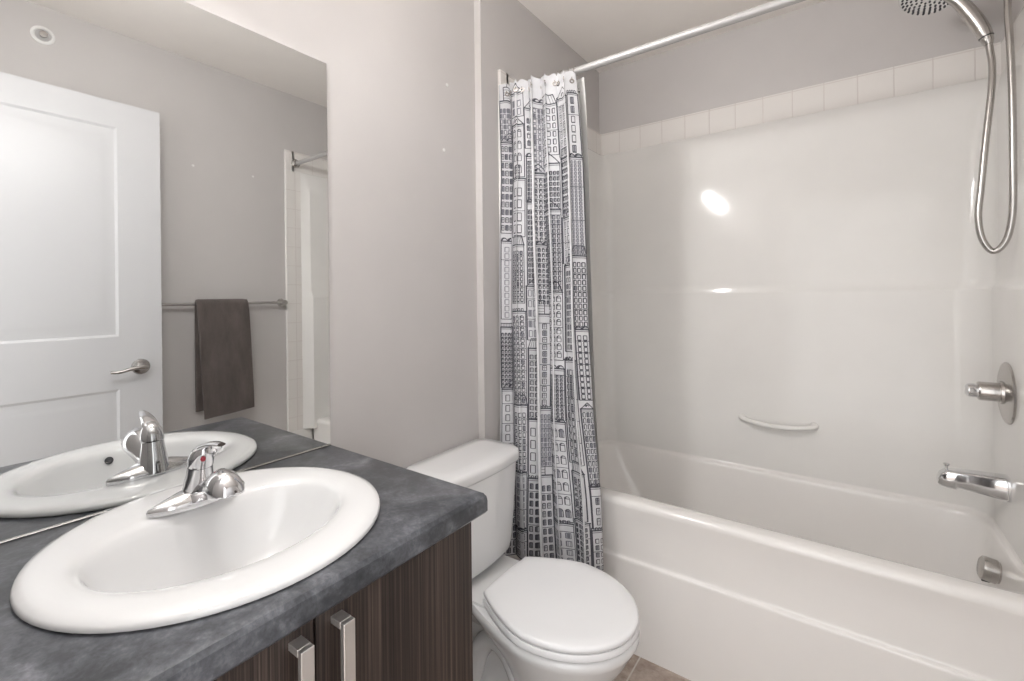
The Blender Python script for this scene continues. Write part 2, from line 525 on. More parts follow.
# ---- hand shower with hose
ys = 1.99
h = thing('hand_shower', 'chrome hand shower with a long looping metal hose', 'shower head', (XR - .03, ys, 2.26))
wallx = XR
bm = NB()
lathe(bm, [(.0, 0), (.032, 0), (.032, .004), (.024, .010), (.012, .012)], (wallx, ys, 2.26), (-1, 0, 0), 28, False, True)
tube(bm, spline([(wallx - .005, ys, 2.26), (wallx - .04, ys, 2.262), (wallx - .08, ys, 2.252), (wallx - .115, ys, 2.222)], 6), .0105, 16)
link('shower_arm', bm, M['chrome'], h)
bm = NB()
tube(bm, [(wallx - .108, ys, 2.232), (wallx - .128, ys, 2.206), (wallx - .14, ys, 2.185)], [.017, .019, .016], 16)
tube(bm, [(wallx - .125, ys, 2.206), (wallx - .072, ys - .012, 2.192), (wallx - .058, ys - .018, 2.170), (wallx - .057, ys - .02, 2.150)], [.013, .012, .011, .010], 14)
link('bracket', bm, M['chrome'], h)
# handle from the head down to the hose
HP = spline([(1.362, ys, 2.180), (1.388, ys, 2.150), (1.411, ys, 2.108), (1.432, ys, 2.062), (1.446, ys, 2.022), (1.451, ys, 1.998)], 6)
bm = NB()
rad = np.interp(np.linspace(0, 1, len(HP)), [0, .25, .5, .7, .8, .81, .9, 1], [.015, .0185, .0200, .0185, .0165, .0150, .0145, .0110])
tube(bm, HP, list(rad), 18)
hd = link('handle', bm, M['nickel'], h)
bm = NB()
lathe(bm, [(.0172, -.0015), (.0178, 0), (.0172, .0015)], HP[int(len(HP) * .80)], HP[int(len(HP) * .80) + 1] - HP[int(len(HP) * .80)], 20)
tag(link('ring_seam', bm, M['dark'], hd), 'thin dark seam ring')
hc, hn = Vector((1.312, ys, 2.192)), Vector((-.30, -.22, -.93)).normalized()
bm = NB()
lathe(bm, [(.0, -.044), (.022, -.042), (.044, -.030), (.062, -.014), (.0720, -.004), (.0735, .002), (.071, .006), (.064, .0075), (.0, .009)], hc, hn, 40, False, False)
head = link('shower_head', bm, M['chrome'], h)
bm = NB()
_, hu, hv = frame(hn)
rr = random.Random(3)
for ring, (rad_, cnt) in enumerate(((.061, 26), (.050, 21), (.038, 16), (.025, 11), (.012, 6))):
    for k in range(cnt):
        a = 2 * PI * (k + .5 * (ring % 2)) / cnt
        p = hc + hu * (rad_ * math.cos(a)) + hv * (rad_ * math.sin(a)) + hn * .006
        lathe(bm, [(.0034, 0), (.0030, .0045), (.0018, .0055)], p, hn, 8)
tag(link('nozzles', bm, M['shade_dark'], head), 'dark rubber spray nozzles', kind='stuff')
hose = spline([(1.451, ys, 2.004), (1.454, ys, 1.975), (1.457, 1.985, 1.93), (1.453, 1.975, 1.852), (1.439, 1.97, 1.704), (1.427, 1.97, 1.554), (1.421, 1.97, 1.472), (1.429, 1.97, 1.405),
               (1.452, 1.97, 1.366), (1.476, 1.96, 1.393), (1.488, 1.95, 1.464), (1.490, 1.945, 1.576), (1.490, 1.945, 1.81), (1.488, 1.95, 1.959), (1.486, 1.96, 2.07), (1.488, 1.97, 2.150)], 24)
bm = NB(); tube(bm, hose, [.0084 + (.0006 if i % 2 else 0) for i in range(len(hose))], 12)
link('hose', bm, M['nickel'], h, angle=60)

# ------------------------------------------------------------------ curtain rod, curtain, liner
RY, RZ = 1.445, 2.035
t = thing('curtain_rod', 'straight white metal shower rod across the tub opening', 'rod', (.79, RY, RZ))
bm = NB(); tube(bm, [(.0435, RY, RZ), (XR - .015, RY, RZ)], .0125, 20)
link('rod', bm, M['rod'], t)
for x, s in ((.042, 1), (XR - .014, -1)):
    bm = NB(); lathe(bm, [(.0, 0), (.026, 0), (.026, .005), (.022, .012), (.0165, .016), (.0165, .026), (.0135, .027)], (x, RY, RZ), (s, 0, 0), 24, False, False)
    tag(link('flange', bm, M['nickel'], t), 'dull metal end flange')

NF = 4.6
HT = RZ + .012
def Z_bot(u): return .285 + .012 * u
def S(u, s):
    """curtain surface; u along the gathered cloth, s from the hem header (0) to the bottom (1); arrays"""
    u = np.asarray(u, float); s = np.asarray(s, float)
    xl = np.interp(s, [0, .15, .5, .72, .9, 1], [.046, .046, .046, .047, .050, .052])
    xr = np.interp(s, [0, .1, .3, .5, .7, .85, 1], [.338, .345, .352, .362, .378, .400, .412])
    amp = np.interp(s, [0, .06, .3, .7, 1], [.012, .018, .021, .022, .026])
    ph = 2 * PI * NF * (u + .030 * np.sin(2 * PI * u * 1.7 + 1.0) + .020 * np.sin(5.1 * u + 3 * s) * s)
    mod = 1 + .35 * np.sin(2 * PI * u * 2.3 + .8)
    cy = np.interp(s, [0, .05, .2, 1], [1.409, 1.413, 1.425, 1.417]) - (.026 + .036 * s) * (1 - u) ** 1.8 + .006 * u
    x = xl + (xr - xl) * u - .010 * np.sin(2 * ph) * np.interp(s, [0, .2, 1], [.5, 1, 1.0]) + .006 * np.sin(7 * s + 9 * u) * s
    y = cy - amp * mod * np.cos(ph) + .004 * np.sin(11 * s + 4 * u)
    z = HT - (HT - Z_bot(u)) * s + .004 * np.cos(ph) * s - (.004 + .004 * np.cos(2 * PI * 12 * u) + .026 * u ** 3) * np.clip(1 - s * 8, 0, 1)
    x = np.maximum(x, .0445)
    return np.stack([x, y, z], -1)
def Nrm(u, s):
    e = 1e-4
    a = S(u + e, s) - S(u - e, s); b = S(u, s + e) - S(u, s - e)
    n = np.cross(a, b)
    return n / np.maximum(np.linalg.norm(n, axis=-1, keepdims=True), 1e-12)
uu = np.linspace(0, 1, 1201)
pp = S(uu, np.full_like(uu, .6))
AL = np.concatenate([[0], np.cumsum(np.linalg.norm(np.diff(pp, axis=0), axis=1))])
CW, CH = AL[-1], HT - .29
# outward is the side facing the room (-y where the cloth runs along +x)
k_ = np.argmax(np.gradient(pp[:, 0]))
SGN = -1.0 if Nrm(np.array([uu[k_]]), np.array([.6]))[0][1] > 0 else 1.0

curt = thing('shower_curtain', 'white shower curtain printed with line-drawn buildings', 'shower curtain', (.2, 1.43, .29))
bm = NB()
NU, NV = 220, 60
U, V_ = np.meshgrid(np.linspace(0, 1, NU), np.linspace(0, 1, NV))
G = S(U, V_)
GN = Nrm(U, V_) * SGN
va = [[bm.verts.new(G[j, i]) for i in range(NU)] for j in range(NV)]
vb = [[bm.verts.new(G[j, i] - GN[j, i] * .0008) for i in range(NU)] for j in range(NV)]
for j in range(NV - 1):
    for i in range(NU - 1):
        bm.faces.new((va[j][i], va[j][i + 1], va[j + 1][i + 1], va[j + 1][i]))
        bm.faces.new((vb[j][i], vb[j + 1][i], vb[j + 1][i + 1], vb[j][i + 1]))
for i in range(NU - 1):
    for j in (0, NV - 1): bm.faces.new((va[j][i], va[j][i + 1], vb[j][i + 1], vb[j][i]))
for j in range(NV - 1):
    for i in (0, NU - 1): bm.faces.new((va[j][i], va[j + 1][i], vb[j + 1][i], vb[j][i]))

# printed drawing: strokes in cloth coordinates (a across, h up), laid on the folded cloth
rng = random.Random(11)
strokes = []        # (polyline, half width, ink index)
def line(pts, wd=.0010, ink=1): strokes.append((pts, wd, ink))
def rect(a0, h0, a1, h1, wd=.0010, ink=1): line([(a0, h0), (a1, h0), (a1, h1), (a0, h1), (a0, h0)], wd, ink)
def arc(a, h, r, wd=.0010, ink=1, n=8): line([(a + r * math.cos(PI * k / n), h + r * math.sin(PI * k / n)) for k in range(n + 1)], wd, ink)
def building(a0, h0, wdt, hgt):
    a1, h1 = a0 + wdt, h0 + hgt
    ink = 1 if rng.random() < .75 else 2
    lw = rng.choice([.0011, .0013, .0015])
    rect(a0, h0, a1, h1, lw, 1)
    style = rng.randrange(6)
    ww = rng.choice([.008, .010, .012, .015]); wh = ww * rng.choice([1.2, 1.5, 1.9])
    gx, gy = ww * rng.choice([.45, .7]), wh * rng.choice([.35, .55])
    nx = max(1, int((wdt - .006) / (ww + gx)))
    gx = (wdt - nx * ww) / (nx + 1)
    h = h0 + gy
    row = 0
    band = rng.choice([2, 3, 4, 9])
    fillp = rng.choice([0, .1, .25, .6])
    while h + wh < h1 - .012:
        for k in range(nx):
            a = a0 + gx + k * (ww + gx)
            if style in (0, 1, 4): rect(a, h, a + ww, h + wh, .0009, ink)
            if style == 1: line([(a + ww / 2, h), (a + ww / 2, h + wh)], .0007, ink); line([(a, h + wh * .6), (a + ww, h + wh * .6)], .0007, ink)
            if style == 2:
                rect(a, h, a + ww, h + wh * .75, .0009, ink); arc(a + ww / 2, h + wh * .75, ww / 2, .0009, ink, 6)
            if style == 3:
                rect(a, h, a + ww, h + wh, .0009, ink); line([(a + ww * .3, h), (a + ww * .3, h + wh)], .0007, ink); line([(a + ww * .7, h), (a + ww * .7, h + wh)], .0007, ink)
            if style == 4: line([(a - .001, h - .002), (a + ww + .001, h - .002)], .0012, ink)
            if style == 5:
                rect(a, h, a + ww, h + wh, .0011, ink)
            if rng.random() < fillp:
                line([(a + ww / 2, h + .001), (a + ww / 2, h + wh - .001)], ww * .32, 2)
        h += wh + gy; row += 1
        if row % band == 0 and h < h1 - wh:
            line([(a0, h - gy * .5), (a1, h - gy * .5)], .0010, 1); h += gy * .3
    top_ = rng.randrange(6)
    line([(a0 - .003, h1), (a1 + .003, h1)], .0022, 1)
    line([(a0, h1 - .007), (a1, h1 - .007)], .0009, 1)
    if top_ == 0:
        line([(a0, h1), ((a0 + a1) / 2, h1 + wdt * .45), (a1, h1)], .0014, 1)
        arc((a0 + a1) / 2, h1 + .008, wdt * .12, .0009, 1)
    elif top_ == 1:
        rt = .035
        line([(a0, h1), (a0 + wdt * .14, h1 + rt), (a1 - wdt * .14, h1 + rt), (a1, h1)], .0014, 1)
        for k in range(1, 9): line([(a0 + wdt * k / 9, h1), (a0 + wdt * (.14 + .72 * k / 9), h1 + rt)], .0007, 1)
    elif top_ == 2:
        for k in range(int(wdt / .012)): rect(a0 + k * .012, h1, a0 + k * .012 + .007, h1 + .010, .0008, 1)
    elif top_ == 3:
        rect(a0 + wdt * .3, h1, a0 + wdt * .7, h1 + .05, .0011, 1); line([(a0 + wdt * .5, h1 + .05), (a0 + wdt * .5, h1 + .085)], .0012, 1)
        for k in range(4): line([(a0 + wdt * .3, h1 + .01 + .01 * k), (a0 + wdt * .7, h1 + .01 + .01 * k)], .0007, 1)
    elif top_ == 4:
        n = max(2, int(wdt / .022)); r = wdt / n / 2
        for k in range(n): arc(a0 + r + 2 * r * k, h1, r * .9, .0011, 1)
    else:
        line([(a0, h1 + .014), (a1, h1 + .014)], .0014, 1)
        for k in range(int(wdt / .006)): line([(a0 + k * .006, h1), (a0 + k * .006, h1 + .014)], .0006, 1)
a = .004
while a < CW - .02:
    wd = min(rng.uniform(.055, .125), CW - a - .003)
    if CW - a - wd < .05: wd = CW - a - .003
    h = -.02 - rng.uniform(0, .12)
    while h < CH - .10:
        hg = rng.uniform(.13, .36)
        if h + hg > CH - .06: hg = max(.09, CH - .06 - h - rng.uniform(0, .10))
        ins = rng.uniform(0, .006)
        building(a + ins, max(h, .004), wd - 2 * ins, hg - (max(h, .004) - h))
        h += hg + rng.choice([.004, .006, .03])
    a += wd + .001
def to_us(a, h):
    return np.interp(a, AL, uu), 1 - np.clip(h, 0, CH) / CH
for pts, wd, ink in strokes:
    P = np.array(pts)
    for (p, q) in zip(P[:-1], P[1:]):
        d = q - p; L = np.hypot(*d)
        if L < 1e-6: continue
        d = d / L; nn = np.array([-d[1], d[0]]) * wd
        wd = wd * 1.25
        k = max(1, int(L * abs(d[0]) / .005), int(L * abs(d[1]) / .03))
        tt = np.linspace(0, 1, k + 1)[:, None]
        c = p * (1 - tt) + q * tt
        c1, c2 = c + nn, c - nn
        ok = np.clip(c[:, 0], .0015, CW - .0015)
        A = []
        for cc in (c1, c2):
            u_, s_ = to_us(np.clip(cc[:, 0], .0015, CW - .0015), np.clip(cc[:, 1], .002, CH - .002))
            A.append(S(u_, s_) + Nrm(u_, s_) * SGN * .0011)
        r1 = [bm.verts.new(x) for x in A[0]]; r2 = [bm.verts.new(x) for x in A[1]]
        for i in range(k):
            f = bm.faces.new((r1[i], r1[i + 1], r2[i + 1], r2[i])); f.material_index = ink
link('curtain_panel', bm, [M['cloth'], M['ink'], M['ink_soft']], curt, smooth='keep', angle=60)
# eyelets and hooks
NH = 12
for k in range(NH):
    u0 = (k + .5) / NH
    p = S(np.array([u0]), np.array([.022]))[0]; n = Nrm(np.array([u0]), np.array([.022]))[0] * SGN
    bm = NB()
    lathe(bm, [(.0045, .0005), (.0085, .0005), (.0090, .0014), (.0085, .0022), (.0045, .0022)], Vector(p), Vector(n), 16, False, False)
    tag(link('eyelet', bm, M['nickel'], curt), 'dull metal eyelet')
    bm = NB()
    c = Vector((p[0], RY, RZ))
    e = Vector(p) + Vector((0, 0, .0))
    pts = [c + Vector((.001 * math.sin(a_), -.0165 * math.cos(a_), .0165 * math.sin(a_))) for a_ in np.linspace(-.9, PI + .6, 18)]
    pts = [e + Vector(n) * .003, e + Vector((0, -.003, .010))] + pts
    tube(bm, pts, .0016, 8)
    link('hook', bm, M['nickel'], curt)

# white liner, inside the tub
liner = thing('curtain_liner', 'plain white vinyl liner hanging behind the printed curtain', 'shower liner', (.2, 1.6, .3))
bm = NB()
def SL(u, s):
    ph = 2 * PI * 5 * u + .8
    x = .065 + (.283 + .012 * np.sin(6 * s)) * u * (1 - .10 * np.clip((s - .02) * 3, 0, 1)) + .006 * np.sin(2 * ph)
    sy = np.clip((s - .0) / .85, 0, 1)
    y = 1.462 + .175 * sy - .010 * np.sin(ph) * (.5 + s)
    z = RZ - .022 - (RZ - .38) * s
    return np.stack([x, y, z], -1)
NU, NV = 90, 30
U, V_ = np.meshgrid(np.linspace(0, 1, NU), np.linspace(0, 1, NV))
G = SL(U, V_)
va = [[bm.verts.new(G[j, i]) for i in range(NU)] for j in range(NV)]
vb = [[bm.verts.new(G[j, i] + np.array([0, .0008, 0])) for i in range(NU)] for j in range(NV)]
for j in range(NV - 1):
    for i in range(NU - 1):
        bm.faces.new((va[j][i], va[j][i + 1], va[j + 1][i + 1], va[j + 1][i]))
        bm.faces.new((vb[j][i], vb[j + 1][i], vb[j + 1][i + 1], vb[j][i + 1]))
link('liner_panel', bm, M['liner'], liner, smooth='keep', angle=60)
for k in range(6):
    p = SL(np.array([(k + .5) / 6]), np.array([.022]))[0]
    bm = NB(); lathe(bm, [(.004, -.002), (.008, -.002), (.008, .002), (.004, .002)], Vector(p), (0, -1, 0), 14, False, False)
    link('liner_eyelet', bm, M['nickel'], liner)

# ------------------------------------------------------------------ vanity
CZ = .866          # worktop height
cab = thing('vanity_cabinet', 'dark wood-grain vanity cabinet with two doors under the worktop', 'cabinet', (.25, .335, 0))
bm = NB()
y0, y1, xf = .004, .668, .482
zt = CZ - .0415
box(bm, .003, xf, y0, y0 + .016, .09, zt, .0008, 1); box(bm, .003, xf, y1 - .016, y1, .0, zt, .0008, 1)
box(bm, .003, xf, y0 + .016, y1 - .016, .09, .106); box(bm, .003, .012, y0 + .016, y1 - .016, .106, zt)
box(bm, xf - .018, xf, y0 + .016, y1 - .016, zt - .03, zt); box(bm, xf - .07, xf - .055, y0, y1 - .016, 0, .09)
body = link('carcass', bm, M['wood'], cab, smooth=False)
for a0, a1, hyc in ((y0, .3435, .3175), (.3465, y1 + .001, .378)):
    bm = NB(); box(bm, xf + .001, xf + .019, a0, a1, .095, zt - .006, .001, 1)
    dr = link('cabinet_door', bm, M['wood'], cab, smooth=False)
    X0 = xf + .019
    ztop = .803
    bm = NB()
    box(bm, X0 + .022, X0 + .031, hyc - .009, hyc + .009, ztop - .17, ztop, .0008, 1)
    box(bm, X0 - .0005, X0 + .022, hyc - .009, hyc + .009, ztop - .010, ztop, .0006, 1)
    box(bm, X0 - .0005, X0 + .022, hyc - .009, hyc + .009, ztop - .17, ztop - .16, .0006, 1)
    tag(link('handle', bm, M['handle'], dr), 'polished square bar handle')

SX, SY = .246, .342
bm = NB()
NE = 96
x0, x1, yy0, yy1 = .002, .520, .002, .695
def rect_ring(ins_f, ins_r, z, back=0):
    X0, X1, Y0, Y1 = x0, x1 - ins_f, yy0, yy1 - ins_r
    cs = [(X1, Y1), (X0, Y1), (X0, Y0), (X1, Y0)]
    angs0 = [math.atan2(p[1] - SY, p[0] - SX) % (2 * PI) for p in [(x1, yy1), (x0, yy1), (x0, yy0), (x1, yy0)]]
    out = []
    bounds = angs0
    per = NE // 4
    segs = [(3, 0), (0, 1), (1, 2), (2, 3)]
    for a, b in segs:
        for k in range(per):
            t = k / per
            out.append(Vector((cs[a][0] + (cs[b][0] - cs[a][0]) * t, cs[a][1] + (cs[b][1] - cs[a][1]) * t, z)))
    return out
def hole_ring(z, rx=.205, ry=.222):
    ref = rect_ring(0, 0, z)
    out = []
    for p in ref:
        a = math.atan2((p.y - SY) / ry, (p.x - SX) / rx)
        out.append(Vector((SX + rx * math.cos(a), SY + ry * math.sin(a), z)))
    return out
T = .040
rings = [hole_ring(CZ - T), hole_ring(CZ), rect_ring(.016, .008, CZ), rect_ring(.007, .004, CZ - .002), rect_ring(.0015, .001, CZ - .008), rect_ring(0, 0, CZ - .016),
         rect_ring(0, 0, CZ - T + .004), rect_ring(.003, .003, CZ - T), hole_ring(CZ - T)]
loft(bm, rings, True)
bmesh.ops.remove_doubles(bm, verts=bm.verts, dist=1e-6)
ct = link('vanity_worktop', bm, M['counter'], None, loc=(.26, .345, CZ - T), angle=30)
tag(ct, 'mottled dark grey laminate worktop holding the round basin', 'worktop')

# ---- basin
snk = thing('basin', 'round white drop-in basin set in the dark grey worktop', 'sink', (SX, SY, CZ))
bm = NB()
BX, BY = .252, .341
def bring(cx, cy, rxf, rxr, ry, z, e=2.0, n=72):
    """oval ring: front radius rxf, flatter rear radius rxr with exponent e"""
    out = []
    for k in range(n):
        a = 2 * PI * k / n
        c, s_ = math.cos(a), math.sin(a)
        if c >= 0: out.append(Vector((cx + rxf * c, cy + ry * s_, z)))
        else: out.append(Vector((cx - rxr * abs(c) ** (2 / e), cy + ry * math.copysign(abs(s_) ** (2 / (2 + (e - 2) * abs(c))), s_), z)))
    return out
prof = [(SX, SY, .2415, .2415, .2440, .8662), (SX, SY, .2445, .2445, .2470, .8685), (SX, SY, .2445, .2445, .2470, .8720), (SX, SY, .2420, .2420, .2445, .8760), (SX, SY, .232, .232, .235, .8792), (SX, SY, .220, .220, .224, .8803),
        (SX, SY, .200, .196, .212, .8803, 2.1), (BX, BY, .178, .160, .200, .8795, 2.3), (BX, BY, .164, .134, .193, .8775, 2.5), (BX, BY, .156, .122, .187, .8745, 2.6), (BX, BY, .150, .114, .182, .8690, 2.6), (BX, BY, .144, .108, .177, .8580, 2.6),
        (BX, BY, .134, .100, .167, .8350, 2.5), (BX, BY, .118, .089, .150, .8020, 2.4), (BX, BY, .094, .072, .122, .7720, 2.3), (BX, BY, .066, .054, .084, .7530, 2.1), (BX, BY, .040, .036, .046, .7440), (BX, BY, .022, .022, .022, .7420)]
loft(bm, [bring(*p) for p in prof], True, False, True)
# outside of the bowl under the worktop
loft(bm, [bring(*p) for p in ((SX, SY, .2415, .2415, .2440, .8662), (SX, SY, .200, .200, .216, .8655), (BX, BY, .160, .124, .194, .858, 2.4), (BX, BY, .148, .112, .184, .834, 2.4), (BX, BY, .125, .098, .158, .790, 2.3), (BX, BY, .075, .065, .09, .742), (BX, BY, .03, .03, .03, .730))], True, False, True)
bs = link('bowl', bm, M['ceramic'], snk, angle=50)
bm = NB(); lathe(bm, [(.024, .0), (.024, .002), (.018, .003), (.016, .0), (.0, -.001)], (BX, BY, .7422), (0, 0, 1), 28, True, False)
link('drain', bm, M['chrome'], snk)
bm = NB(); lathe(bm, [(.0, .0012), (.0085, .0012), (.0088, -.006)], (BX + .1400, .331, .8545), (-.86, 0, .5), 20, False, False)
tag(link('overflow_hole', bm, M['shade_dark'], snk), 'small dark overflow hole')

# ---- faucet
fx, fy, fz = .124, .344, .8806
fc = thing('basin_faucet', 'chrome single-lever faucet on the rear rim of the basin', 'faucet', (fx, fy, fz))
bm = NB()
rings = []
aa = np.linspace(0, 2 * PI, 48, endpoint=False)
for z, lx, ly in ((fz - .003, .0265, .0785), (fz + .004, .0275, .0795), (fz + .009, .0260, .0770), (fz + .014, .021, .064)):
    rings.append([Vector((fx + lx * math.cos(a) * (1 - .45 * abs(math.sin(a)) ** 4), fy + ly * math.sin(a), z)) for a in aa])
rings.append([Vector((fx + .017 * math.cos(a), fy + .036 * math.sin(a), fz + .022)) for a in aa])
loft(bm, rings, True, True, True)
link('base_plate', bm, M['chrome'], fc, angle=50)
bm = NB()
tube(bm, [(fx - .003, fy, fz + .004), (fx - .003, fy, fz + .012), (fx, fy, fz + .030), (fx + .004, fy, fz + .050), (fx + .006, fy, fz + .064)], [.0285, .0270, .0245, .0210, .0195], 28)
# hooded spout: flat underside, domed end
secs = [(.010, .0215, .004, .034), (.030, .0190, .008, .043), (.050, .0195, .017, .056), (.070, .0225, .026, .067), (.090, .0260, .032, .076), (.107, .0270, .036, .077), (.122, .0255, .038, .071), (.132, .0215, .040, .062), (.139, .0150, .041, .053), (.141, .0065, .042, .047)]
rings = []
for dx, hw, z0, z1 in secs:
    row = []
    for k in range(28):
        a = PI * k / 19
        if k < 20: row.append(Vector((fx + dx, fy + hw * math.cos(a), fz + z0 + (z1 - z0) * math.sin(a) ** .9 if k not in (0, 19) else fz + z0)))
        else:
            t = (k - 19) / 9
            row.append(Vector((fx + dx, fy - hw + 2 * hw * t, fz + z0 - .0015 * math.sin(PI * t))))
    rings.append(row)
loft(bm, rings, True, True, True)
link('spout', bm, M['chrome'], fc, angle=45)
bm = NB()
cz0 = fz + .0655
tube(bm, [(fx + .006, fy, cz0), (fx + .0065, fy, cz0 + .003), (fx + .010, fy, cz0 + .012), (fx + .016, fy, cz0 + .021), (fx + .025, fy, cz0 + .029), (fx + .033, fy, cz0 + .033)], [.0200, .0208, .0205, .0185, .0135, .006], 28)
lv_ = spline([(fx - .002, fy, cz0 + .013), (fx + .014, fy, cz0 + .029), (fx + .036, fy + .001, cz0 + .040), (fx + .060, fy + .002, cz0 + .047), (fx + .086, fy + .004, cz0 + .050)], 5)
L_ = np.linspace(0, 1, len(lv_))
tube(bm, lv_, [(float(a), float(b)) for a, b in zip(np.interp(L_, [0, .3, .85, 1], [.014, .0155, .0095, .007]), np.interp(L_, [0, .3, .85, 1], [.006, .0065, .0042, .003]))], 16)
tube(bm, spline([(fx + .070, fy + .003, cz0 + .047), (fx + .068, fy + .003, cz0 + .038), (fx + .058, fy + .002, cz0 + .028)], 4), [(.009, .004)] * 6 + [(.006, .003)] * 3, 12)
lev = link('lever', bm, M['chrome'], fc, angle=50)
bm = NB(); lathe(bm, [(.0042, -.003), (.0042, .0012), (.002, .002)], (fx + .0345, fy - .0055, cz0 + .0175), (.94, -.33, .2), 16)
tag(link('temperature_dot', bm, M['red'], lev), 'small red temperature dot')
bm = NB(); lathe(bm, [(.0026, -.002), (.0026, .0008), (.0, .0008)], (fx - .0275, fy, fz + .026), (-1, 0, .12), 14, True, False)
tag(link('rear_pin', bm, M['dark'], fc), 'small dark pin hole at the back')

# ------------------------------------------------------------------ mirror
mr = thing('wall_mirror', 'large frameless mirror standing on the worktop', 'mirror', (.003, .34, CZ + .001))
bm = NB(); box(bm, .001, .006, .003, .686, CZ + .003, 1.855, .0006, 1)
link('glass', bm, M['mirror'], mr, smooth=False)
bm = NB(); box(bm, .0065, .010, .003, .686, CZ + .0006, CZ + .0036, .0004, 1); box(bm, .0005, .0065, .003, .686, CZ + .0006, CZ + .0028)
tag(link('bottom_channel', bm, M['satin'], mr, smooth=False), 'thin bright metal channel along the bottom')

# ------------------------------------------------------------------ toilet
toi = thing('toilet', 'white two-piece toilet with closed lid beside the vanity', 'toilet', (.34, 1.095, 0))
TY = 1.095
def egg(xb, xf, xm, wb, wm, z, n=40):
    """egg outline: straight back at xb (half width wb), widest wm at xm, round front at xf"""
    pts = []
    for k in range(n // 2 + 1):
        a = -PI / 2 + PI * k / (n // 2)
        pts.append(Vector((xm + (xf - xm) * math.cos(a), TY + wm * math.sin(a), z)))
    m = n // 2 - 4
    for k in range(1, m + 1):
        t = k / (m + 1)
        # back left (+y) side to (-y) side
        if t < .42:
            q = t / .42; x = xm + (xb - xm) * q; hw = wm - (wm - wb) * q ** 1.55
            pts.append(Vector((x, TY + hw, z)))
        elif t > .58:
            q = (1 - t) / .42; x = xm + (xb - xm) * q; hw = wm - (wm - wb) * q ** 1.55
            pts.append(Vector((x, TY - hw, z)))
        else:
            q = (t - .5) / .08
            pts.append(Vector((xb, TY - wb * .9 * q, z)))
    return pts
# tank
def tank_ring(x0, x1, hw, r, z, bow=.018):
    pts = rrect(x0, x1, TY - hw, TY + hw, r, 8)
    big = []
    n = len(pts)
    for i in range(n):
        a, b = pts[i], pts[(i + 1) % n]
        k = 10 if i % 9 == 8 else 1
        for j in range(k): big.append(a.lerp(b, j / k))
    for p in big:
        t = (p.x - x0) / (x1 - x0)
        p.x += bow * max(0, t) * (1 - ((p.y - TY) / hw) ** 2)
        p.z = z
    return big
bm = NB()
loft(bm, [tank_ring(.030, .150, .145, .04, .404), tank_ring(.022, .172, .160, .04, .411), tank_ring(.018, .178, .168, .042, .44), tank_ring(.014, .183, .178, .042, .55), tank_ring(.010, .187, .187, .042, .696)], True, True, True)
tank = link('tank', bm, M['ceramic'], toi, angle=50)
bm = NB()
loft(bm, [tank_ring(.008, .188, .188, .042, .696), tank_ring(.005, .194, .194, .046, .699), tank_ring(.004, .196, .196, .048, .706), tank_ring(.004, .196, .196, .048, .721), tank_ring(.006, .194, .194, .046, .730), tank_ring(.014, .184, .186, .042, .7355), tank_ring(.05, .15, .15, .03, .7385, .012)], True, True, True)
link('tank_lid', bm, M['ceramic'], toi, angle=50)
# bowl
bm = NB()
loft(bm, [egg(.215, .655, .44, .112, .176, .384), egg(.213, .661, .44, .116, .181, .378), egg(.213, .662, .44, .117, .182, .366), egg(.218, .655, .44, .115, .177, .354), egg(.250, .641, .435, .108, .166, .325), egg(.285, .616, .43, .092, .148, .285),
          egg(.312, .580, .42, .074, .126, .235), egg(.322, .548, .415, .066, .106, .18), egg(.322, .525, .41, .064, .096, .12), egg(.315, .522, .41, .068, .096, .07), egg(.300, .532, .41, .08, .104, .03), egg(.295, .536, .41, .084, .108, .0)], True, True, True)
# deck under the tank, trapway column and foot
loft(bm, [rrect(.06, .27, TY - .090, TY + .090, .03, 6, .305), rrect(.045, .285, TY - .112, TY + .112, .035, 6, .338), rrect(.04, .295, TY - .120, TY + .120, .035, 6, .360), rrect(.04, .295, TY - .121, TY + .121, .035, 6, .382), rrect(.045, .29, TY - .117, TY + .117, .03, 6, .3895)], True, True, True)
loft(bm, [rrect(.07, .40, TY - .100, TY + .100, .05, 6, 0), rrect(.07, .40, TY - .098, TY + .098, .05, 6, .03), rrect(.085, .36, TY - .070, TY + .070, .05, 6, .055), rrect(.095, .34, TY - .050, TY + .050, .045, 6, .16), rrect(.09, .34, TY - .058, TY + .058, .05, 6, .24), rrect(.07, .32, TY - .080, TY + .080, .05, 6, .33)], True, True, True)
# S-shaped trapway ridges on the flanks
for s in (-1, 1):
    tube(bm, spline([(.42, TY + s * .070, .08), (.375, TY + s * .072, .17), (.325, TY + s * .066, .245), (.265, TY + s * .060, .265), (.215, TY + s * .058, .22), (.185, TY + s * .06, .14), (.16, TY + s * .066, .04)], 6),
         [.030] * 37, 14)
link('bowl', bm, M['ceramic'], toi, angle=50)
def slab(bm, rings): loft(bm, rings, True, True, True)
bm = NB()
slab(bm, [egg(.263, .655, .44, .102, .176, .3865), egg(.258, .661, .44, .106, .182, .390), egg(.257, .662, .44, .107, .183, .397), egg(.260, .659, .44, .104, .180, .4050)])
link('seat_ring', bm, M['seat'], toi, angle=50)
bm = NB()
slab(bm, [egg(.262, .656, .44, .097, .175, .4060), egg(.257, .660, .44, .101, .179, .4085), egg(.256, .661, .44, .102, .180, .4150), egg(.258, .659, .44, .101, .178, .4205), egg(.264, .652, .44, .096, .172, .4235), egg(.28, .62, .44, .09, .145, .4250)])
link('seat_lid', bm, M['seat'], toi, angle=50)
